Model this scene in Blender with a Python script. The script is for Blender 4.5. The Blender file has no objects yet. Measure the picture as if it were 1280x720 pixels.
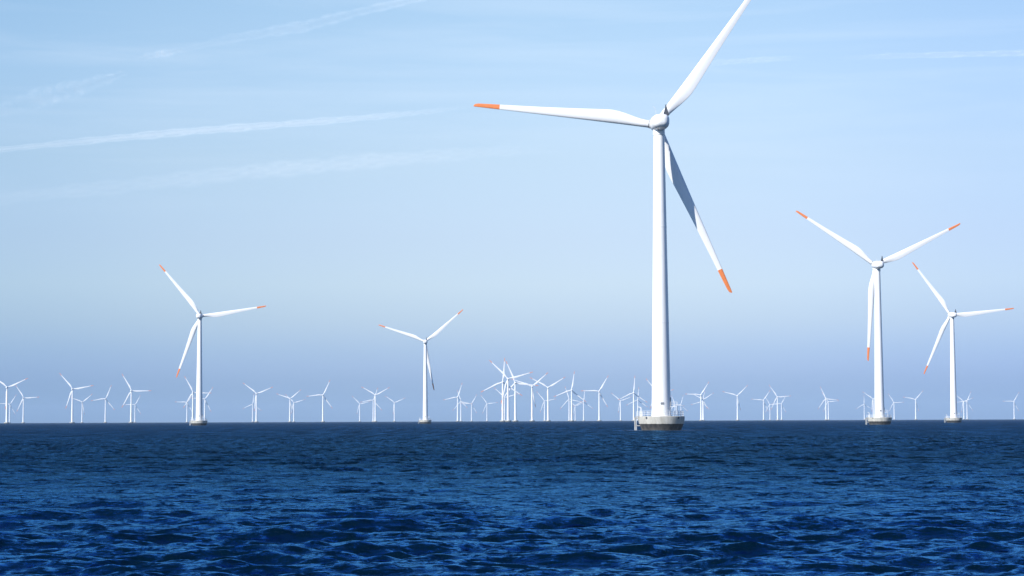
import bpy, bmesh, math, random
import numpy as np
from mathutils import Matrix, Vector
R = math.radians
random.seed(7)
rng = np.random.default_rng(11)
scene = bpy.context.scene
col = scene.collection

# ------------------------------------------------------------------ camera
CAM_H = 2.2
cam_d = bpy.data.cameras.new('camera'); cam = bpy.data.objects.new('camera', cam_d); col.objects.link(cam)
cam_d.sensor_width = 36; cam_d.lens = 72
cam_d.clip_start = 0.5; cam_d.clip_end = 400000
PITCH = math.atan(166.0/2560); ROLL = R(0.21)
cam.rotation_mode = 'QUATERNION'
rot = Matrix.Rotation(R(90)+PITCH, 3, 'X') @ Matrix.Rotation(-ROLL, 3, 'Z')
cam.rotation_quaternion = rot.to_quaternion()
cam.location = (0, 0, CAM_H)
scene.camera = cam

def ray(px, py):
    return rot @ Vector(((px-640)/2560, (360-py)/2560, -1.0))
def at_height(px, py, z):
    r = ray(px, py); t = (z-CAM_H)/r.z
    return Vector((0, 0, CAM_H)) + r*t

# ------------------------------------------------------------------ helpers
def link(name, me, mat=None, parent=None, loc=None):
    o = bpy.data.objects.new(name, me); col.objects.link(o)
    if mat:
        for m in (mat if isinstance(mat, (list, tuple)) else [mat]): me.materials.append(m)
    if parent: o.parent = parent
    if loc: o.location = loc
    return o
def mesh_from(name, verts, faces, smooth=True, sharp=None):
    me = bpy.data.meshes.new(name); me.from_pydata([tuple(v) for v in verts], [], faces); me.update()
    if smooth:
        me.polygons.foreach_set('use_smooth', [True]*len(me.polygons))
        if sharp is not None: me.set_sharp_from_angle(angle=sharp)
    return me
class MB:
    def __init__(s): s.v = []; s.f = []
    def loft(s, rings, cap0=True, cap1=True):
        n = len(rings[0]); b = len(s.v)
        for r in rings: s.v += [tuple(p) for p in r]
        for i in range(len(rings)-1):
            for j in range(n):
                k = (j+1) % n
                s.f.append((b+i*n+j, b+i*n+k, b+(i+1)*n+k, b+(i+1)*n+j))
        if cap0: s.f.append(tuple(b+j for j in reversed(range(n))))
        if cap1: s.f.append(tuple(b+(len(rings)-1)*n+j for j in range(n)))
    def lathe(s, prof, n=48, c=(0, 0, 0)):
        s.loft([[(c[0]+r*math.cos(2*math.pi*j/n), c[1]+r*math.sin(2*math.pi*j/n), c[2]+z) for j in range(n)] for r, z in prof])
    def tube(s, pts, r, n=8, closed=False):
        pts = [Vector(p) for p in pts]; rings = []
        rr = r if isinstance(r, (list, tuple)) else [r]*len(pts)
        for i, p in enumerate(pts):
            if closed: t = pts[(i+1) % len(pts)] - pts[i-1]
            else: t = pts[min(i+1, len(pts)-1)] - pts[max(i-1, 0)]
            t.normalize()
            a = Vector((0, 0, 1)) if abs(t.z) < .9 else Vector((1, 0, 0))
            u = t.cross(a).normalized(); w = t.cross(u)
            rings.append([p + (u*math.cos(2*math.pi*j/n) + w*math.sin(2*math.pi*j/n))*rr[i] for j in range(n)])
        if closed: rings.append(rings[0]); s.loft(rings, False, False)
        else: s.loft(rings)
    def box(s, c, d):
        x, y, z = c; a, b, e = d[0]/2, d[1]/2, d[2]/2
        s.loft([[(x-a, y-b, z+q), (x+a, y-b, z+q), (x+a, y+b, z+q), (x-a, y+b, z+q)] for q in (-e, e)])
    def mesh(s, name, smooth=True, ang=40):
        me = mesh_from(name, s.v, s.f, smooth, R(ang) if smooth else None)
        bm = bmesh.new(); bm.from_mesh(me); bmesh.ops.recalc_face_normals(bm, faces=bm.faces); bm.to_mesh(me); bm.free()
        return me

# ------------------------------------------------------------------ materials
def new_mat(name):
    m = bpy.data.materials.new(name); m.use_nodes = True
    nt = m.node_tree; nt.nodes.clear()
    out = nt.nodes.new('ShaderNodeOutputMaterial')
    return m, nt, out
def N(nt, t, **kw):
    n = nt.nodes.new(t)
    for k, v in kw.items():
        if k.startswith('i_'): n.inputs[k[2:].replace('_', ' ')].default_value = v
        else: setattr(n, k, v)
    return n
def ramp(nt, stops, interp='LINEAR'):
    n = nt.nodes.new('ShaderNodeValToRGB'); cr = n.color_ramp; cr.interpolation = interp
    while len(cr.elements) > 1: cr.elements.remove(cr.elements[-1])
    cr.elements[0].position = stops[0][0]; cr.elements[0].color = stops[0][1]
    for p, c in stops[1:]:
        e = cr.elements.new(p); e.color = c
    return n
def L(nt, a, b): nt.links.new(a, b)

def paint(name, c, c2, rough=.38, scale=(.6, .6, .12)):
    m, nt, out = new_mat(name)
    tc = N(nt, 'ShaderNodeTexCoord'); mp = N(nt, 'ShaderNodeMapping'); mp.inputs['Scale'].default_value = scale
    no = N(nt, 'ShaderNodeTexNoise'); no.inputs['Scale'].default_value = 1.6; no.inputs['Detail'].default_value = 6
    L(nt, tc.outputs['Object'], mp.inputs[0]); L(nt, mp.outputs[0], no.inputs['Vector'])
    rp = ramp(nt, [(.35, (*c2, 1)), (.62, (*c, 1))]); L(nt, no.outputs['Fac'], rp.inputs[0])
    b = N(nt, 'ShaderNodeBsdfPrincipled'); b.inputs['Roughness'].default_value = rough
    b.inputs['Coat Weight'].default_value = .08
    L(nt, rp.outputs[0], b.inputs['Base Color']); L(nt, b.outputs[0], out.inputs[0])
    return m
M_white = paint('white_tower_paint', (.80, .80, .79), (.74, .745, .745))
M_blade = paint('white_blade_gelcoat', (.80, .80, .79), (.765, .765, .76), .3)
M_orange = paint('orange_tip_paint', (.76, .225, .065), (.68, .19, .055), .4, (2, 2, 1))
M_dark = paint('dark_grey_metal', (.06, .065, .075), (.04, .045, .055), .5)
M_grey = paint('grey_panel', (.25, .26, .28), (.18, .19, .2), .5, (3, 3, 3))
M_rail = paint('galvanised_rail', (.66, .68, .70), (.52, .54, .57), .45, (3, 3, 3))
M_post = paint('pale_fender_steel', (.42, .42, .40), (.24, .235, .21), .55, (2, 2, .8))

# concrete with algae-dark cone at the waterline
M_conc, nt, out = new_mat('stained_concrete')
tc = N(nt, 'ShaderNodeTexCoord'); sp = N(nt, 'ShaderNodeSeparateXYZ'); L(nt, tc.outputs['Object'], sp.inputs[0])
no = N(nt, 'ShaderNodeTexNoise'); no.inputs['Scale'].default_value = 1.1; no.inputs['Detail'].default_value = 8; no.inputs['Roughness'].default_value = .65
mp = N(nt, 'ShaderNodeMapping'); mp.inputs['Scale'].default_value = (1, 1, .35)
L(nt, tc.outputs['Object'], mp.inputs[0]); L(nt, mp.outputs[0], no.inputs['Vector'])
rc = ramp(nt, [(.3, (.30, .28, .235, 1)), (.5, (.38, .37, .325, 1)), (.7, (.48, .465, .42, 1))]); L(nt, no.outputs['Fac'], rc.inputs[0])
rd = ramp(nt, [(.35, (.02, .021, .021, 1)), (.55, (.06, .056, .05, 1)), (.72, (.12, .108, .09, 1))]); L(nt, no.outputs['Fac'], rd.inputs[0])
ad = N(nt, 'ShaderNodeMath', operation='MULTIPLY_ADD'); ad.inputs[1].default_value = .22; L(nt, no.outputs['Fac'], ad.inputs[0]); L(nt, sp.outputs['Z'], ad.inputs[2])
mr = N(nt, 'ShaderNodeMapRange'); mr.inputs['From Min'].default_value = 1.46; mr.inputs['From Max'].default_value = 1.56; L(nt, ad.outputs[0], mr.inputs['Value'])
mx = N(nt, 'ShaderNodeMix', data_type='RGBA'); L(nt, mr.outputs[0], mx.inputs['Factor']); L(nt, rd.outputs[0], mx.inputs[6]); L(nt, rc.outputs[0], mx.inputs[7])
b = N(nt, 'ShaderNodeBsdfPrincipled'); b.inputs['Roughness'].default_value = .8; L(nt, mx.outputs[2], b.inputs['Base Color'])
bp = N(nt, 'ShaderNodeBump'); bp.inputs['Strength'].default_value = .3; bp.inputs['Distance'].default_value = .05; L(nt, no.outputs['Fac'], bp.inputs['Height']); L(nt, bp.outputs[0], b.inputs['Normal'])
L(nt, b.outputs[0], out.inputs[0])

# sea water
M_sea, nt, out = new_mat('sea_water')
tc = N(nt, 'ShaderNodeTexCoord')
geo = N(nt, 'ShaderNodeNewGeometry')
def sea_noise(scale, sx, sy, detail, rough, dist=0.0):
    mp = N(nt, 'ShaderNodeMapping'); mp.inputs['Scale'].default_value = (sx, sy, 1)
    n = N(nt, 'ShaderNodeTexNoise'); n.inputs['Scale'].default_value = scale; n.inputs['Detail'].default_value = detail
    n.inputs['Roughness'].default_value = rough; n.inputs['Distortion'].default_value = dist
    L(nt, geo.outputs['Position'], mp.inputs[0]); L(nt, mp.outputs[0], n.inputs['Vector']); return n
n1 = sea_noise(5.0, .62, 1, 8, .8, .5)      # ripples of tens of centimetres
n2 = sea_noise(.75, .5, 1, 6, .7, .4)      # wavelets of some metres, needed where the mesh is coarse
n3 = sea_noise(1.1, 1, .16, 4, .66, .1)       # streaks along the wind direction, imitating light and dark wave faces
n5 = sea_noise(.5, 1, .045, 4, .68)         # longer streaks, painted light and dark of wave faces far out
n4 = sea_noise(.012, .5, 1, 4, .6)           # gusts
ln = N(nt, 'ShaderNodeVectorMath', operation='LENGTH'); L(nt, geo.outputs['Position'], ln.inputs[0])
def vmath(op, a, b=None, sc=None):
    n = N(nt, 'ShaderNodeVectorMath', operation=op); L(nt, a, n.inputs[0])
    if b is not None:
        if isinstance(b, tuple): n.inputs[1].default_value = b
        else: L(nt, b, n.inputs[1])
    if sc is not None:
        if isinstance(sc, float): n.inputs['Scale'].default_value = sc
        else: L(nt, sc, n.inputs['Scale'])
    return n.outputs[0]
def slope(n, amp, r0, r1, a0, a1):
    m = N(nt, 'ShaderNodeMapRange'); m.inputs['From Min'].default_value = r0; m.inputs['From Max'].default_value = r1
    m.inputs['To Min'].default_value = a0*amp; m.inputs['To Max'].default_value = a1*amp; L(nt, ln.outputs['Value'], m.inputs['Value'])
    v = vmath('SUBTRACT', n.outputs['Color'], (.5, .5, .5)); v = vmath('MULTIPLY', v, (.7, 1.0, 0.0))
    return vmath('SCALE', v, None, m.outputs[0])
s1 = slope(n1, 3.3, 30, 300, 1, 1)
s2 = slope(n2, 3.0, 40, 110, .25, 1)
s3 = slope(n3, 2.4, 40, 200, .1, 1)
gust = N(nt, 'ShaderNodeMapRange'); gust.inputs['From Min'].default_value = .35; gust.inputs['From Max'].default_value = .65
gust.inputs['To Min'].default_value = .85; gust.inputs['To Max'].default_value = 1.15; L(nt, n4.outputs['Fac'], gust.inputs['Value'])
sm = vmath('SCALE', vmath('ADD', vmath('ADD', s1, s2), s3), None, gust.outputs[0])
b2 = N(nt, 'ShaderNodeVectorMath', operation='NORMALIZE'); L(nt, vmath('ADD', geo.outputs['Normal'], sm), b2.inputs[0])
gl = N(nt, 'ShaderNodeBsdfGlossy'); gl.inputs['Color'].default_value = (.16, .52, 1.0, 1)
rg = N(nt, 'ShaderNodeMapRange'); rg.inputs['From Min'].default_value = 30; rg.inputs['From Max'].default_value = 500
rg.inputs['To Min'].default_value = .08; rg.inputs['To Max'].default_value = .22; L(nt, ln.outputs['Value'], rg.inputs['Value']); L(nt, rg.outputs[0], gl.inputs['Roughness'])
df = N(nt, 'ShaderNodeBsdfDiffuse'); df.inputs['Color'].default_value = (.0006, .0062, .013, 1)
fr = N(nt, 'ShaderNodeFresnel'); fr.inputs['IOR'].default_value = 1.333
for x in (gl, df, fr): L(nt, b2.outputs[0], x.inputs['Normal'])
fc = N(nt, 'ShaderNodeMapRange'); fc.inputs['To Min'].default_value = .0; fc.inputs['To Max'].default_value = .72; fc.inputs['From Max'].default_value = .8; L(nt, fr.outputs[0], fc.inputs['Value'])
# unresolved far waves hide their own grazing backs, so the far surface mirrors less
fm_ = N(nt, 'ShaderNodeMapRange'); fm_.inputs['From Min'].default_value = 25; fm_.inputs['From Max'].default_value = 125
fm_.inputs['To Min'].default_value = .72; fm_.inputs['To Max'].default_value = .31; fm_.interpolation_type = 'SMOOTHSTEP'; L(nt, ln.outputs['Value'], fm_.inputs['Value']); 
ks = N(nt, 'ShaderNodeMapRange'); ks.inputs['From Min'].default_value = .38; ks.inputs['From Max'].default_value = .64; ks.inputs['To Min'].default_value = .2; ks.inputs['To Max'].default_value = 1.95;  # reflection painted in streaks: mimics dark wave faces and bright crests
wd = N(nt, 'ShaderNodeMapRange'); wd.inputs['From Min'].default_value = 150; wd.inputs['From Max'].default_value = 420; L(nt, ln.outputs['Value'], wd.inputs['Value'])
n35 = N(nt, 'ShaderNodeMix', data_type='FLOAT'); L(nt, wd.outputs[0], n35.inputs[0]); L(nt, n3.outputs['Fac'], n35.inputs[2]); L(nt, n5.outputs['Fac'], n35.inputs[3])
L(nt, n35.outputs[0], ks.inputs['Value'])
wn = N(nt, 'ShaderNodeMapRange'); wn.inputs['From Min'].default_value = 50; wn.inputs['From Max'].default_value = 260; wn.inputs['To Min'].default_value = .1; L(nt, ln.outputs['Value'], wn.inputs['Value'])
kw = N(nt, 'ShaderNodeMix', data_type='FLOAT'); kw.inputs[2].default_value = 1.0; L(nt, wn.outputs[0], kw.inputs[0]); L(nt, ks.outputs[0], kw.inputs[3])
km = N(nt, 'ShaderNodeMath', operation='MULTIPLY'); L(nt, kw.outputs[0], km.inputs[0]); L(nt, fm_.outputs[0], km.inputs[1]); L(nt, km.outputs[0], fc.inputs['To Max'])
mixs = N(nt, 'ShaderNodeMixShader'); L(nt, fc.outputs[0], mixs.inputs[0]); L(nt, df.outputs[0], mixs.inputs[1]); L(nt, gl.outputs[0], mixs.inputs[2])
fo = N(nt, 'ShaderNodeAttribute'); fo.attribute_name = 'foam_glint'
fn = sea_noise(9, .4, 1, 4, .7); fr2 = ramp(nt, [(.47, (0, 0, 0, 1)), (.60, (1, 1, 1, 1))]); L(nt, fn.outputs['Fac'], fr2.inputs[0])
fm = N(nt, 'ShaderNodeMath', operation='MULTIPLY'); L(nt, fo.outputs['Fac'], fm.inputs[0]); L(nt, fr2.outputs[0], fm.inputs[1])
fd = N(nt, 'ShaderNodeBsdfDiffuse'); fd.inputs['Color'].default_value = (.6, .65, .7, 1)
mix2 = N(nt, 'ShaderNodeMixShader'); L(nt, fm.outputs[0], mix2.inputs[0]); L(nt, mixs.outputs[0], mix2.inputs[1]); L(nt, fd.outputs[0], mix2.inputs[2])
L(nt, mix2.outputs[0], out.inputs[0])

# ------------------------------------------------------------------ sea: real waves on a polar sheet
def build_sea(bases):
    ang_d = np.arange(-20, 20.001, 0.06)
    coarse = np.concatenate([np.linspace(20.4, 60, 60), np.linspace(64, 296, 59), np.linspace(300, 339.6, 60)])
    ang = np.concatenate([ang_d, coarse]); ang = np.radians(90-ang)
    rs = [6.0]
    while rs[-1] < 13000:
        r = rs[-1]
        q = .012 if r < 20 else (.0029 if r < 60 else (.0034 if r < 260 else (.0055 if r < 600 else .02)))
        rs.append(r*(1+q))
    rs = np.array(rs)
    A, D = np.meshgrid(ang, rs)
    X = D*np.cos(A); Y = D*np.sin(A)
    dr = np.gradient(rs)[:, None]
    Z = np.zeros_like(X); DX = np.zeros_like(X); DY = np.zeros_like(X); J = np.zeros_like(X)
    n = 220
    lam = np.exp(rng.uniform(np.log(.16), np.log(6.0), n))
    th = R(-90+8) + rng.normal(0, R(33), n)*np.clip(1.25-.08*lam, .6, 1.3)
    ph = rng.uniform(0, 2*np.pi, n)
    # slow wind patches change the local steepness
    G = np.ones_like(X)
    for i in range(14):
        l = rng.uniform(14, 70); t = rng.uniform(0, np.pi)
        G += .055*np.sin(2*np.pi/l*(X*np.cos(t)*.6+Y*np.sin(t))+rng.uniform(0, 6.28))
    G = np.clip(G, .45, 1.7)
    for l, t, p in zip(lam, th, ph):
        k = 2*np.pi/l
        st = .0138 if l > 1.1 else .0265
        att = np.clip((l/dr-2.2)/2.5, 0, 1)
        # rows where this wavelength is resolved
        rows = np.where(att[:, 0] > 0)[0]
        if len(rows) == 0: continue
        e = rows[-1]+1
        a = st/k*att[:e]*G[:e]
        c, s = math.cos(t), math.sin(t)
        arg = k*(X[:e]*c+Y[:e]*s)+p
        sn, cs = np.sin(arg), np.cos(arg)
        Z[:e] += a*sn; DX[:e] += a*c*cs*.75; DY[:e] += a*s*cs*.75
        J[:e] += a*k*sn
    # swell-less far field: broad low undulations keep the far surface uneven
    X2 = X+DX; Y2 = Y+DY
    verts = np.stack([X2, Y2, Z], -1).reshape(-1, 3)
    nr, nc = X.shape
    idx = np.arange(nr*nc).reshape(nr, nc)
    a_, b_ = idx[:-1], idx[1:]
    f = np.stack([a_, np.roll(a_, -1, 1), np.roll(b_, -1, 1), b_], -1).reshape(-1, 4)
    me = bpy.data.meshes.new('sea')
    me.vertices.add(len(verts)); me.vertices.foreach_set('co', verts.astype(np.float32).ravel())
    me.loops.add(f.size); me.loops.foreach_set('vertex_index', f.astype(np.int32).ravel())
    me.polygons.add(len(f)); me.polygons.foreach_set('loop_start', np.arange(0, f.size, 4, dtype=np.int32))
    me.polygons.foreach_set('use_smooth', np.ones(len(f), dtype=bool))
    me.update(calc_edges=True)
    foam_glint = np.clip((J-.92)/.2, 0, 1)*np.clip(1-D/700, 0, 1)
    for bx, by in bases:
        d = np.hypot(X-bx, Y-by)
        foam_glint = np.maximum(foam_glint, .8*np.clip((10.5-d)/5, 0, 1))  # white water at each base, widened to paint the bright reflections there
    at = me.attributes.new('foam_glint', 'FLOAT', 'POINT'); at.data.foreach_set('value', foam_glint.astype(np.float32).ravel())
    o = link('sea', me, M_sea); o['kind'] = 'structure'
    o['label'] = 'dark blue choppy sea with small wind waves'
    if me.polygons[0].normal.z < 0: me.flip_normals()
    return o

# ------------------------------------------------------------------ turbine meshes
HUB_Z = 69.0; DECK = 3.1
mb = MB(); mb.lathe([(.01, DECK+.001), (4.9, DECK+.001), (5.12, DECK-.02), (5.2, DECK-.12), (5.18, 2.4), (5.0, 1.42), (4.93, 1.34), (4.35, -.1), (4.1, -1.0)], 72)
me_found = mb.mesh('foundation', ang=25); me_found.materials.append(M_conc)
# tower: three cans joined by flanges
def tr(z): t = (z-DECK)/(66.9-DECK); return 2.15+(1.22-2.15)*t
prof = [(tr(DECK)+.16, DECK+.004), (tr(DECK)+.16, DECK+.18), (tr(DECK), DECK+.2)]
for z in (24.0, 45.5): prof += [(tr(z)+.0, z-.09), (tr(z)+.035, z-.085), (tr(z)+.035, z+.085), (tr(z), z+.09)]
prof += [(tr(66.2), 66.2), (tr(66.2)+.12, 66.25), (tr(66.2)+.12, 66.9), (.9, 66.95)]
mb = MB(); mb.lathe(prof, 64); me_tower = mb.mesh('tower', ang=25); me_tower.materials.append(M_white)
mb = MB(); mb.box((0, 0, 0), (.74, .08, .5)); mb.box((0, -.05, 0), (.5, .03, .12)); me_plate = mb.mesh('number_plate', False); me_plate.materials.append(M_grey)
# door with frame on the shaded right side, with its small entrance box
mb = MB()
pts = [(-.45, -1), (.45, -1), (.45, .75), (.32, .95), (0, 1.02), (-.32, .95), (-.45, .75)]
mb.loft([[(x, y, z) for x, z in pts] for y in (-.06, .12)]); me_door = mb.mesh('door', False); me_door.materials.append(M_grey)
mb = MB(); mb.box((0, 0, 0), (1.5, 1.3, .08)); mb.box((.62, -.58, -.85), (.09, .09, 1.66)); mb.box((.62, .58, -.85), (.09, .09, 1.66))
for y in (-.6, .6):
    mb.tube([(-.7, y, 1.05), (.7, y, 1.05)], .035, 6); mb.tube([(-.7, y, .55), (.7, y, .55)], .03, 6)
    for x in (-.65, 0, .65): mb.tube([(x, y, 0), (x, y, 1.05)], .035, 6)
me_land = mb.mesh('entrance_landing', False); me_land.materials.append(M_rail)
# railing
mb = MB(); npost = 30; rr = 4.95
for j in range(npost):
    a = 2*math.pi*j/npost; mb.tube([(rr*math.cos(a), rr*math.sin(a), DECK), (rr*math.cos(a), rr*math.sin(a), DECK+1.15)], .052, 6)
for h in (.38, .76, 1.15):
    mb.tube([(rr*math.cos(2*math.pi*j/60), rr*math.sin(2*math.pi*j/60), DECK+h) for j in range(60)], .045, 6, True)
me_rail = mb.mesh('railing'); me_rail.materials.append(M_rail)
# boat landing: two fender posts with a ladder
mb = MB()
for y in (-.85, .85):
    mb.tube([(-5.85, y, -1.6), (-5.85, y, 2.75), (-5.75, y, 2.95), (-5.0, y, 3.0)], .115, 12)
    for z in (1.0, 2.6): mb.tube([(-5.85, y, z), (-4.8, y*.9, z)], .11, 8)
me_boat = mb.mesh('boat_landing'); me_boat.materials.append(M_post)
mb = MB()
for y in (-.28, .28): mb.tube([(-5.55, y, -1.2), (-5.55, y, 4.2)], .035, 6)
for i in range(17): mb.tube([(-5.55, -.28, -1+i*.3), (-5.55, .28, -1+i*.3)], .022, 6)
me_lad = mb.mesh('ladder'); me_lad.materials.append(M_rail)
# davit crane
mb = MB(); mb.tube([(-4.55, -.9, DECK), (-4.55, -.9, DECK+1.7), (-4.62, -.9, DECK+1.95), (-5.3, -.95, DECK+2.1)], .11, 10); mb.box((-4.5, -.9, DECK+.5), (.5, .5, 1.0))
me_dav = mb.mesh('davit_crane'); me_dav.materials.append(M_white)
# drain scupper on the ring
mb = MB()
for a in (0,):
    x, y = 5.13*math.cos(a), 5.13*math.sin(a)
    d = Vector((math.cos(a), math.sin(a), 0))
    mb.tube([Vector((x, y, 2.72)), Vector((x, y, 2.72))+d*.14], .24, 12)
me_scup = mb.mesh('drain_scupper'); me_scup.materials.append(M_dark)

def superring(y, w, h, zc, n=32, e=2.8):
    o = []
    for j in range(n):
        a = 2*math.pi*j/n; c, s = math.cos(a), math.sin(a)
        o.append((w/2*math.copysign(abs(c)**(2/e), c), y, zc+h/2*math.copysign(abs(s)**(2/e), s)))
    return o
mb = MB(); mb.loft([superring(-6.6, .9, .8, .1), superring(-6.5, 2.0, 1.8, .08), superring(-6.1, 2.9, 2.6, .05), superring(-5.3, 3.5, 3.1, 0),
    superring(-3.5, 3.8, 3.35, 0), superring(0, 3.85, 3.45, 0), superring(1.8, 3.6, 3.3, 0), superring(2.7, 3.0, 2.9, 0), superring(2.85, 2.5, 2.5, 0)])
mb.lathe([(1.32, -2.15), (1.36, -1.2)], 40)
me_nac = mb.mesh('nacelle', ang=35); me_nac.materials.append(M_white)
# dark tapering sensor mast and lightning aerials on the roof
mb = MB(); s0 = .46
mb.loft([[(1.05+sx*w, -4.7+sy*w, z) for sx, sy in ((-1, -1), (1, -1), (1, 1), (-1, 1))] for z, w in ((1.35, .6), (1.62, .56), (2.6, .3), (3.6, .09))])
mb.box((1.05, -4.7, 3.62), (.5, .08, .08))
me_mast = mb.mesh('sensor_mast', False); me_mast.materials.append(M_dark)
mb = MB(); mb.tube([(-1.2, -4.9, 1.3), (-1.25, -4.9, 2.2), (-1.5, -4.9, 2.9), (-1.9, -4.9, 3.3)], .045, 6)
me_aer = mb.mesh('aerial'); me_aer.materials.append(M_rail)
# hub with spinner
prof = [(1.25, -1.25), (1.42, -1.1), (1.55, -.6), (1.58, 0), (1.5, .7), (1.25, 1.3), (.8, 1.75), (.3, 1.97), (.01, 2.0)]
mb = MB(); mb.loft([[(r*math.cos(2*math.pi*j/40), y, r*math.sin(2*math.pi*j/40)) for j in range(40)] for r, y in prof])
for k in range(3):
    a = 2*math.pi*k/3; d = Vector((math.sin(a), 0, math.cos(a)))
    mb.tube([d*.6, d*1.78], .98, 24)
me_hub = mb.mesh('hub', ang=35); me_hub.materials.append(M_white)
mb = MB(); mb.tube([(0, 0, 1.79), (0, 0, 1.97)], .86, 24); me_col = mb.mesh('blade_bearing'); me_col.materials.append(M_dark)

# blade: round root, widest at a quarter of its length, straight leading edge
ST = [(1.9, 1.72, 1.0, 16), (2.6, 1.72, .99, 16), (3.8, 1.85, .82, 16), (5.4, 2.2, .60, 16), (7.2, 2.62, .44, 15), (8.9, 2.92, .35, 13.5), (10.4, 3.02, .30, 12),
      (12, 2.92, .27, 10.5), (16, 2.55, .23, 8), (20, 2.2, .21, 6), (25, 1.8, .19, 4), (30, 1.46, .175, 2.4), (35.4, 1.12, .165, 1.2),
      (38.5, .93, .16, .8), (40.2, .80, .15, .5), (40.9, .62, .14, .5), (41.2, .30, .13, .5)]
def section(r, ch, tk, tw, n=28):
    le = -.86+(-.28+.86)*((r-1.9)/39.3)**.8
    blend = min(1, max(0, (1-tk)/.55)); pts = []
    for j in range(n):
        a = 2*math.pi*j/n
        x = .5*(1-math.cos(a)); side = 1 if math.sin(a) >= 0 else -1
        circ = .5*abs(math.sin(a))
        foil = 5*(.2969*math.sqrt(max(x, 0))-.126*x-.3516*x*x+.2843*x**3-.1015*x**4)*(1.2 if side < 0 else .8)
        y = side*((1-blend)*circ+blend*foil)*tk
        px, py = le+x*ch, y*ch
        t = R(-tw); c, s = math.cos(t), math.sin(t)
        # chord turned so that the leading edge leans upwind (+Y)
        pts.append((px*c-py*s, px*s+py*c+.00045*r*r*.6, r))
    return pts
def resample(st, dens=3):
    o = []
    for a, b in zip(st[:-1], st[1:]):
        for k in range(dens):
            t = k/dens; o.append(tuple(a[i]+(b[i]-a[i])*t for i in range(4)))
    o.append(st[-1]); return o
main = resample([s for s in ST if s[0] <= 35.4]); tipst = [s for s in ST if s[0] >= 35.4]
mb = MB(); mb.loft([section(*s) for s in main]); me_blade = mb.mesh('blade', ang=50); me_blade.materials.append(M_blade)
mb = MB(); mb.loft([section(*s) for s in tipst]); me_tip = mb.mesh('blade_tip', ang=50); me_tip.materials.append(M_orange)

TILT = Matrix.Rotation(R(3), 4, 'X')
YAW = R(2.5)      # all rotors face the same wind, almost straight away from the shore
GROUP = 'wind turbines of the offshore wind farm'
def turbine(px, py, theta, label, detail):
    p = at_height(px, py, HUB_Z)
    root = bpy.data.objects.new('wind_turbine', None); col.objects.link(root)
    root.location = (p.x, p.y, 0); root.rotation_euler = (0, 0, YAW)
    root.empty_display_size = 5
    root['label'] = label; root['category'] = 'wind turbine'; root['group'] = GROUP
    f = link('foundation', me_found, None, root); f.rotation_euler = (0, 0, -YAW)
    t = link('tower', me_tower, None, root)
    top = Matrix.Translation((0, 0, HUB_Z)) @ TILT
    n = link('nacelle', me_nac, None, root); n.matrix_local = top
    h = link('hub', me_hub, None, root)
    beta0 = R(90-theta); h.matrix_local = top @ Matrix.Translation((0, 4.3, 0)) @ Matrix.Rotation(beta0, 4, 'Y')
    for k in range(3):
        b = link('blade', me_blade, None, root); b.matrix_local = top @ Matrix.Translation((0, 4.3, 0)) @ Matrix.Rotation(beta0+k*2*math.pi/3, 4, 'Y') @ Matrix.Scale(1.015, 4, (0, 0, 1))
        link('blade_tip', me_tip, None, b)
        if detail: link('blade_bearing', me_col, None, b)
    if detail:
        link('railing', me_rail, None, f); bl = link('boat_landing', me_boat, None, f); link('ladder', me_lad, None, f)
        link('davit_crane', me_dav, None, f); [setattr(link('drain_scupper', me_scup, None, f), 'rotation_euler', (0, 0, R(q))) for q in (-133, -48)]
        pl = link('number_plate', me_plate, None, t, (-.05, -tr(6)-.03, 5.95))
        a = R(-18); d = link('door', me_door, None, t, (tr(6.2)*math.cos(a)*1.0, tr(6.2)*math.sin(a), 6.3)); d.rotation_euler = (0, 0, a+R(90))
        e = link('entrance_landing', me_land, None, t, ((tr(5)+.78)*math.cos(a), (tr(5)+.78)*math.sin(a), 5.2)); e.rotation_euler = (0, 0, a)
        link('sensor_mast', me_mast, None, n); link('aerial', me_aer, None, n)
    return root, p

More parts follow.
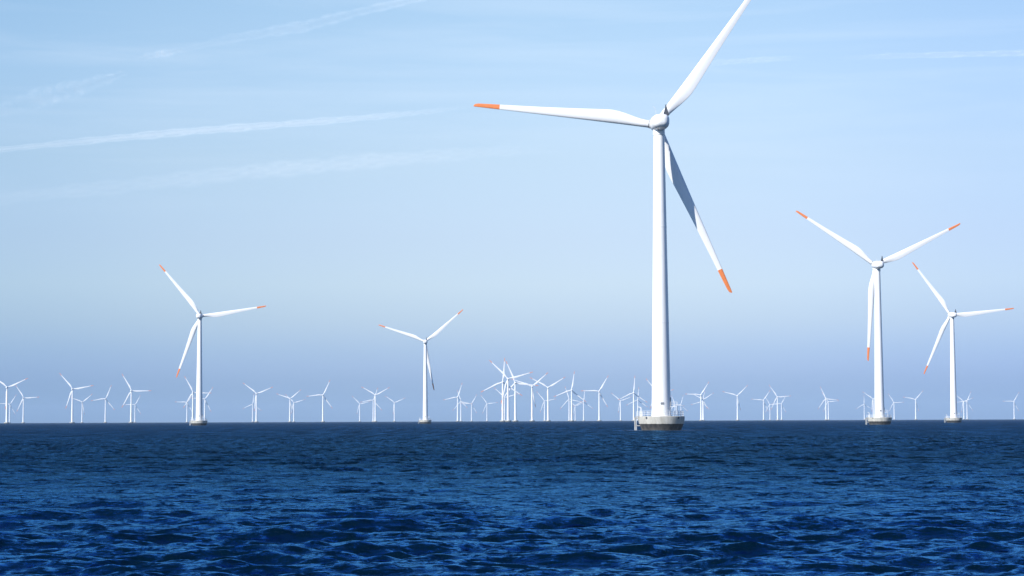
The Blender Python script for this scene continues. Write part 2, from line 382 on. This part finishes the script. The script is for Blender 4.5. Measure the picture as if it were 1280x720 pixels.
T = [
 # the five near ones
 (823.6, 153.8, 54, 'biggest and nearest white wind turbine, one orange blade tip cut off by the top edge', 1),
 (1096.6, 331, 25.7, 'second biggest white turbine, its two upper blades spread in a wide V with orange tips', 1),
 (249.8, 395, 8.7, 'tall white turbine in the left third, far bigger than the faint ones beside it', 1),
 (1190, 393.6, 5.8, 'white turbine with orange tips just right of the second biggest one', 1),
 (531.6, 427, 40.3, 'mid sized white turbine left of centre with its lowest blade in dark shade', 1),
 # far rows, left to right
 (8.9, 484.3, 24.6, 'distant turbine at the left edge, its left blade cut off by the edge', 0),
 (12.2, 505.2, 57, 'small far turbine half hidden by the tower of the turbine at the left edge', 0),
 (29.4, 497.4, 3, 'distant turbine right of the one at the left edge, one blade pointing level right', 0),
 (90.6, 486.4, 10, 'larger of the first close pair right of the left edge, blade level to right', 0),
 (102.8, 502.6, 39.5, 'small far turbine close right of the larger one in the first close pair', 0),
 (131.9, 498.4, 68, 'lone distant turbine with one blade steeply up, between the two close pairs at far left', 0),
 (164.2, 488.5, 0, 'larger turbine of the second close pair from the left, one blade level to the right', 0),
 (168.8, 505.8, 61, 'small far turbine tucked against the right of the larger one with a level blade', 0),
 (233.8, 503, 58, 'small far turbine left of the tall left turbine, one blade pointing level left', 0),
 (241.2, 490.6, 358, 'larger faint turbine just left of the tall left tower, overlapped by its base', 0),
 (256.0, 498.8, 56, 'faint turbine just right of the tall left tower, blades showing beside it', 0),
 (320.6, 492, 22, 'distant turbine with upper blades in a V, first group right of the tall left turbine', 0),
 (315.8, 505.4, 84, 'tiny far turbine hard against the left of a bigger one, one blade straight up', 0),
 (362.4, 498.4, 40, 'left one of two near equal far turbines with crossing blades', 0),
 (367.3, 503.3, 16, 'right and slightly lower one of two near equal far turbines with crossing blades', 0),
 (403.7, 493.7, 65, 'lone distant turbine with one blade steeply up right, left of the mid sized turbine', 0),
 (449.7, 505, 14, 'leftmost small turbine of the cluster left of the mid sized one', 0),
 (466.6, 500, 70, 'far turbine merged with the left side of the tallest, left of the mid sized one', 0),
 (469.2, 494, 29, 'tallest turbine of the cluster left of the mid sized one, blades in a wide V', 0),
 (493, 503.3, 24, 'small far turbine standing alone between the cluster and the mid sized turbine', 0),
 (572.0, 496.3, 72, 'taller turbine of the trio right of the mid sized one, one blade steeply up', 0),
 (576.1, 502, 348, 'shorter turbine directly against the right of the taller one in the trio', 0),
 (589.4, 504.7, 60, 'rightmost and smallest turbine of the trio right of the mid sized one', 0),
 (608.7, 504.5, 6, 'tiny faint turbine just left of the tallest central cluster', 0),
 (628.4, 477.5, 85, 'left tower of the tallest central cluster, one blade almost straight up', 0),
 (635.0, 473.5, 15, 'tallest turbine of the central cluster, middle tower with a blade to the upper left', 0),
 (644, 478.5, 353, 'right tower of the three tall ones in the central cluster', 0),
 (630.6, 497, 16, 'small far turbine almost hidden behind the left towers of the central cluster', 0),
 (665, 483, 40.5, 'distant turbine just right of the central cluster with one blade to the upper right', 0),
 (680.6, 501.2, 10, 'small far turbine close left of a taller one with blades in a V', 0),
 (685, 484.4, 31, 'taller turbine with blades in a wide V between central cluster and big turbine', 0),
 (714.5, 487.6, 81, 'turbine with one blade nearly straight up, tallest of the group left of the big turbine', 0),
 (711.4, 499, 348, 'shorter turbine pressed against the left of the one with a blade nearly straight up', 0),
 (719, 507.4, 20, 'tiniest turbine of the group left of the big one, low and hardly showing', 0),
 (729.5, 502, 84, 'small turbine at the right end of the crowded group left of the big turbine', 0),
 (748.9, 489, 59, 'distant turbine with a level left blade, standing clear left of the big turbine', 0),
 (775.6, 501, 20, 'small far turbine left of the two beside the big concrete base', 0),
 (792, 491, 85, 'taller turbine just left of the big concrete base, one blade nearly vertical', 0),
 (797.2, 500, 85, 'shorter turbine rising behind the left railing of the big concrete base', 0),
 (821, 490.3, 8, 'far turbine hidden behind the big white tower, one blade poking out left', 0),
 (843.8, 505.6, 352, 'tiny turbine seen just right of the big tower above the railing', 0),
 (851.2, 505.6, 75, 'tiny turbine above the right end of the big concrete base', 0),
 (876, 493.6, 57, 'tallest of the merged turbines right of the big base, level left blade', 0),
 (879, 499.5, 32, 'merged turbine right of the big base with upper right blade', 0),
 (877.8, 502.2, 75, 'lowest of the merged turbines right of the big base', 0),
 (921.6, 494.6, 44, 'lone distant turbine with spread upper blades, between merged ones and a group of four', 0),
 (954.3, 500.3, 55, 'leftmost of four close far turbines between the big and second biggest', 0),
 (962.3, 505.7, 1, 'tiny second from left of four close far turbines', 0),
 (971.7, 496.2, 4, 'tallest of four close far turbines between the big and second biggest', 0),
 (976.8, 504.7, 60, 'rightmost and faint of four close far turbines', 0),
 (1032.3, 498.3, 354, 'taller of two touching far turbines left of the second biggest turbine', 0),
 (1035.4, 502, 4, 'shorter of two touching far turbines left of the second biggest turbine', 0),
 (1080.2, 505.4, 90, 'tiny turbine left of the second biggest base with a blade straight up', 0),
 (1091.5, 498.8, 25, 'far turbine hidden behind the tower of the second biggest turbine', 0),
 (1117.5, 503.2, 2, 'first small far turbine right of the second biggest base, blade level right', 0),
 (1144.4, 499.4, 48, 'second small far turbine right of the second biggest base, blade to upper right', 0),
 (1204.6, 501.8, 20, 'left one of two close far turbines right of the rightmost orange tipped turbine', 0),
 (1208.6, 501.8, 65, 'right one of two close far turbines right of the rightmost orange tipped turbine', 0),
 (1267.4, 501.8, 59, 'small lone turbine near the right edge of the photo', 0),
]
bases = []
for i, (px, py, th, lb, det) in enumerate(T):
    root, p = turbine(px, py, th, lb, det)
    if det and i < 4: bases.append((p.x, p.y))
sea = build_sea(bases)

# ------------------------------------------------------------------ haze
m, nt, out = new_mat('haze')
pv = N(nt, 'ShaderNodeVolumePrincipled'); pv.inputs['Color'].default_value = (.55, .75, 1, 1); pv.inputs['Density'].default_value = 5.2e-5
pv.inputs['Anisotropy'].default_value = 0.0
L(nt, pv.outputs[0], out.inputs['Volume'])
mb = MB(); mb.box((0, 0, 55.5), (27400, 27400, 116)); hz = link('haze', mb.mesh('haze', False), m); hz['kind'] = 'stuff'
hz['label'] = 'thin pale blue haze over the sea'

# ------------------------------------------------------------------ contrails at nine kilometres
ALT = 9000
def contrail_mat(name, dens, breakup, sc=1.0):
    m, nt, out = new_mat(name)
    at = N(nt, 'ShaderNodeAttribute'); at.attribute_name = 'along'
    ta = N(nt, 'ShaderNodeAttribute'); ta.attribute_name = 'thick'
    tc = N(nt, 'ShaderNodeTexCoord')
    no = N(nt, 'ShaderNodeTexNoise'); no.inputs['Scale'].default_value = .0006*sc; no.inputs['Detail'].default_value = 7; no.inputs['Roughness'].default_value = .6
    L(nt, tc.outputs['Object'], no.inputs['Vector'])
    rp = ramp(nt, [(.5-.22*breakup, (.0, .0, .0, 1)), (.62, (1, 1, 1, 1))]) if breakup > .5 else ramp(nt, [(.2, (.6, .6, .6, 1)), (.7, (1, 1, 1, 1))])
    L(nt, no.outputs['Fac'], rp.inputs[0])
    lw = N(nt, 'ShaderNodeLayerWeight'); lw.inputs['Blend'].default_value = .5
    inv = N(nt, 'ShaderNodeMath', operation='SUBTRACT'); inv.inputs[0].default_value = 1; L(nt, lw.outputs['Facing'], inv.inputs[1])
    pw = N(nt, 'ShaderNodeMath', operation='POWER'); pw.inputs[1].default_value = 2.2; L(nt, inv.outputs[0], pw.inputs[0])
    a = N(nt, 'ShaderNodeMath', operation='MULTIPLY'); L(nt, pw.outputs[0], a.inputs[0]); L(nt, rp.outputs[0], a.inputs[1])
    b = N(nt, 'ShaderNodeMath', operation='MULTIPLY'); L(nt, a.outputs[0], b.inputs[0]); L(nt, ta.outputs['Fac'], b.inputs[1])
    c = N(nt, 'ShaderNodeMath', operation='MULTIPLY'); c.inputs[1].default_value = dens*.9; L(nt, b.outputs[0], c.inputs[0])
    tr_ = N(nt, 'ShaderNodeBsdfTransparent'); d1 = N(nt, 'ShaderNodeBsdfDiffuse'); d1.inputs['Color'].default_value = (.62, .62, .62, 1)
    d2 = N(nt, 'ShaderNodeBsdfTranslucent'); d2.inputs['Color'].default_value = (.62, .62, .62, 1)
    sn = N(nt, 'ShaderNodeCombineXYZ'); sn.inputs[0].default_value = -.66; sn.inputs[1].default_value = -.55; sn.inputs[2].default_value = .51
    L(nt, sn.outputs[0], d1.inputs['Normal'])      # ice crystals scatter sunlight whatever way the trail faces
    sn2 = N(nt, 'ShaderNodeCombineXYZ'); sn2.inputs[0].default_value = .66; sn2.inputs[1].default_value = .55; sn2.inputs[2].default_value = -.51
    L(nt, sn2.outputs[0], d2.inputs['Normal'])
    dm = N(nt, 'ShaderNodeAddShader'); L(nt, d1.outputs[0], dm.inputs[0]); L(nt, d2.outputs[0], dm.inputs[1])
    mx = N(nt, 'ShaderNodeMixShader'); L(nt, c.outputs[0], mx.inputs[0]); L(nt, tr_.outputs[0], mx.inputs[1]); L(nt, dm.outputs[0], mx.inputs[2])
    L(nt, mx.outputs[0], out.inputs[0])
    return m
def contrail(pts, dens, breakup, label, sc=1.0):
    # pts: (px, py, half width in px, thickness factor)
    P = []
    for i in range(len(pts)-1):
        for k in range(12):
            t = k/12; P.append([pts[i][j]+(pts[i+1][j]-pts[i][j])*t for j in range(4)])
    P.append(list(pts[-1])); n = 20; rings = []; th = []
    ctr = [at_height(q[0], q[1], ALT) for q in P]
    org = ctr[0].copy()
    for i, q in enumerate(P):
        t = (ctr[min(i+1, len(P)-1)]-ctr[max(i-1, 0)]).normalized()
        up = Vector((0, 0, 1)); side = t.cross(up).normalized()
        w = q[2]*ctr[i].length/2560*(1+.12*math.sin(i*1.7)+.1*math.sin(i*.61+1))
        rings.append([ctr[i]-org+up*math.cos(2*math.pi*j/n)*w+side*math.sin(2*math.pi*j/n)*w*1.6 for j in range(n)]); th += [q[3]]*n
    mb = MB(); mb.loft(rings); me = mb.mesh('contrail'); 
    at = me.attributes.new('thick', 'FLOAT', 'POINT'); at.data.foreach_set('value', th)
    o = link('contrail', me, contrail_mat('contrail_ice_cloud', dens, breakup, sc), None, org)
    o['label'] = label; o['category'] = 'contrail'; o['group'] = 'contrails high in the sky'
    o.visible_shadow = True
    return o
contrail([(-140, 200, 4, .8), (0, 187, 3.6, .8), (120, 175, 5, 1), (240, 164, 5.5, 1), (360, 155, 5, .8), (470, 146, 4.5, .6), (540, 139, 3.5, .35), (592, 133, 2, .0)], .19, 0,
         'bright thin contrail crossing the left sky, ending near the big turbine blade tip')
contrail([(-140, 262, 9, .5), (0, 248, 9, .6), (150, 233, 10, .8), (300, 216, 11, 1), (420, 205, 11, 1), (540, 195, 9, .6), (640, 188, 8, .3), (700, 184, 5, 0)], .075, 0,
         'wide faint blurred contrail running below the bright thin one on the left')
contrail([(222, 64, 3, .35), (290, 48, 6, .6), (380, 33, 8, 1), (440, 17, 6, 1), (515, 0, 5, 1), (620, -26, 6, .8)], .11, 0,
         'faint contrail rising to the top edge left of centre')
contrail([(-60, 160, 8, .1), (0, 138, 9, .4), (60, 120, 12, .7), (110, 106, 9, .9), (150, 93, 4, 1), (162, 87, 2, 0)], .22, 1,
         'ragged wispy contrail fragment near the upper left corner', 3)
contrail([(172, 76, 3, 0), (186, 70, 4, .8), (210, 66, 5, 1), (232, 60, 2, 0)], .2, 1,
         'short bright scrap of contrail right of the ragged fragment', 3)
contrail([(860, 82, 4, 0), (900, 78, 4, .7), (960, 74, 4, 1), (1005, 72, 3, 0)], .07, 0,
         'short faint streak right of the upright blade of the big turbine')
contrail([(1050, 73, 3, 0), (1110, 70, 4, .6), (1200, 68, 4, 1), (1290, 66, 4, 1), (1400, 62, 4, .5)], .08, 0,
         'thin faint streak near the right edge of the upper sky')

# ------------------------------------------------------------------ light
SUN_AZ = 48.5; SUN_EL = 31      # degrees left of straight behind the camera; height
to_sun = Vector((-math.sin(R(SUN_AZ))*math.cos(R(SUN_EL)), -math.cos(R(SUN_AZ))*math.cos(R(SUN_EL)), math.sin(R(SUN_EL))))
sd = bpy.data.lights.new('sun', 'SUN'); sd.energy = 5.0; sd.angle = R(.53); sd.color = (1, .965, .91)
so = bpy.data.objects.new('sun', sd); col.objects.link(so); so.rotation_euler = to_sun.to_track_quat('Z', 'Y').to_euler(); so.location = (-50, -50, 200)
w = bpy.data.worlds.new('World'); scene.world = w; w.use_nodes = True; nt = w.node_tree; nt.nodes.clear()
out = N(nt, 'ShaderNodeOutputWorld'); bg = N(nt, 'ShaderNodeBackground'); bg.inputs['Strength'].default_value = .119
sk = N(nt, 'ShaderNodeTexSky'); sk.sky_type = 'NISHITA'; sk.sun_disc = False
sk.sun_elevation = R(SUN_EL); sk.sun_rotation = math.atan2(to_sun.x, to_sun.y)
sk.air_density = 1.0; sk.dust_density = .6; sk.ozone_density = 2.0; sk.altitude = 0
SKY_TINT = None
# band of blue air over the sea, paler above, deeper blue high up (by height above the horizon)
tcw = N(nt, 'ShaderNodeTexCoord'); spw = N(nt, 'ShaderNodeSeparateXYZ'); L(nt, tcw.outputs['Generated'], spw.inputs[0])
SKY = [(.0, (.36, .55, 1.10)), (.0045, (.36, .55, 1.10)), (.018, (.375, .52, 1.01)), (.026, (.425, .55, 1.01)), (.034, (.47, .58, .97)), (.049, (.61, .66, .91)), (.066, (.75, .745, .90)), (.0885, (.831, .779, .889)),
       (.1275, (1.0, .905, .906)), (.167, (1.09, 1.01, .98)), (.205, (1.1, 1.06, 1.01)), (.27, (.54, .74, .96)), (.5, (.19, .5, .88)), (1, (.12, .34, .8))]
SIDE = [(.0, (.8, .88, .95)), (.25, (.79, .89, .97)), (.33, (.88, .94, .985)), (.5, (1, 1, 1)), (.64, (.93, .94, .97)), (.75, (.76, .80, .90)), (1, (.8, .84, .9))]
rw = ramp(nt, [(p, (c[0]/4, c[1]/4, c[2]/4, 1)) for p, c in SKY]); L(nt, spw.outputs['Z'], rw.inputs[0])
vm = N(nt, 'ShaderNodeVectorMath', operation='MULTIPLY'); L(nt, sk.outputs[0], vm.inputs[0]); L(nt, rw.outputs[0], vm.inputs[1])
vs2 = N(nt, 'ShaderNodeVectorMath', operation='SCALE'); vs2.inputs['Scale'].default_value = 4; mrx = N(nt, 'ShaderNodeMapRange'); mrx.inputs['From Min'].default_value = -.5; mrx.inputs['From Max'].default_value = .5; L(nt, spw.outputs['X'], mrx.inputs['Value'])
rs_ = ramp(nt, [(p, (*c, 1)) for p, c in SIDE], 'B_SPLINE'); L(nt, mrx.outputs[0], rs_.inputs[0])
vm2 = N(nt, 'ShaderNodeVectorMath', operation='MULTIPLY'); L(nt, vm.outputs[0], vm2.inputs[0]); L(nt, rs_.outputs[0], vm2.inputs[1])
# thin high veil: streaks sloping gently down to the right
mpw = N(nt, 'ShaderNodeMapping'); mpw.inputs['Rotation'].default_value = (0, R(5.5), 0); mpw.inputs['Scale'].default_value = (5, 5, 75); L(nt, tcw.outputs['Generated'], mpw.inputs[0])
nw = N(nt, 'ShaderNodeTexNoise'); nw.inputs['Scale'].default_value = 1.0; nw.inputs['Detail'].default_value = 6; nw.inputs['Roughness'].default_value = .55; nw.inputs['Distortion'].default_value = .4; L(nt, mpw.outputs[0], nw.inputs['Vector'])
rv = ramp(nt, [(.45, (0, 0, 0, 1)), (.72, (1, 1, 1, 1))]); L(nt, nw.outputs['Fac'], rv.inputs[0])
rz = ramp(nt, [(.09, (0, 0, 0, 1)), (.13, (.45, .45, .45, 1)), (.175, (1, 1, 1, 1)), (.25, (.6, .6, .6, 1)), (.5, (0, 0, 0, 1))]); L(nt, spw.outputs['Z'], rz.inputs[0])
mv = N(nt, 'ShaderNodeMath', operation='MULTIPLY'); L(nt, rv.outputs[0], mv.inputs[0]); L(nt, rz.outputs[0], mv.inputs[1])
mv2 = N(nt, 'ShaderNodeMath', operation='MULTIPLY'); mv2.inputs[1].default_value = .17; L(nt, mv.outputs[0], mv2.inputs[0])
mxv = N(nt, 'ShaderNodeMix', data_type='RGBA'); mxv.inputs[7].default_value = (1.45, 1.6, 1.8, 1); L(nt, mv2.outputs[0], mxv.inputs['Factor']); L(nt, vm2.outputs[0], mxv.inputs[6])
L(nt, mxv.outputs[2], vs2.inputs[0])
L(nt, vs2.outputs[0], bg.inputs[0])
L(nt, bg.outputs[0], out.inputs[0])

# ------------------------------------------------------------------ render settings
vs = scene.view_settings; vs.view_transform = 'Standard'; vs.look = 'None'; vs.gamma = 1; vs.exposure = .5; vs.use_curve_mapping = False
scene.render.engine = 'CYCLES'
scene.cycles.volume_bounces = 0
scene.cycles.transparent_max_bounces = 24
scene.render.resolution_x = 1024; scene.render.resolution_y = 576
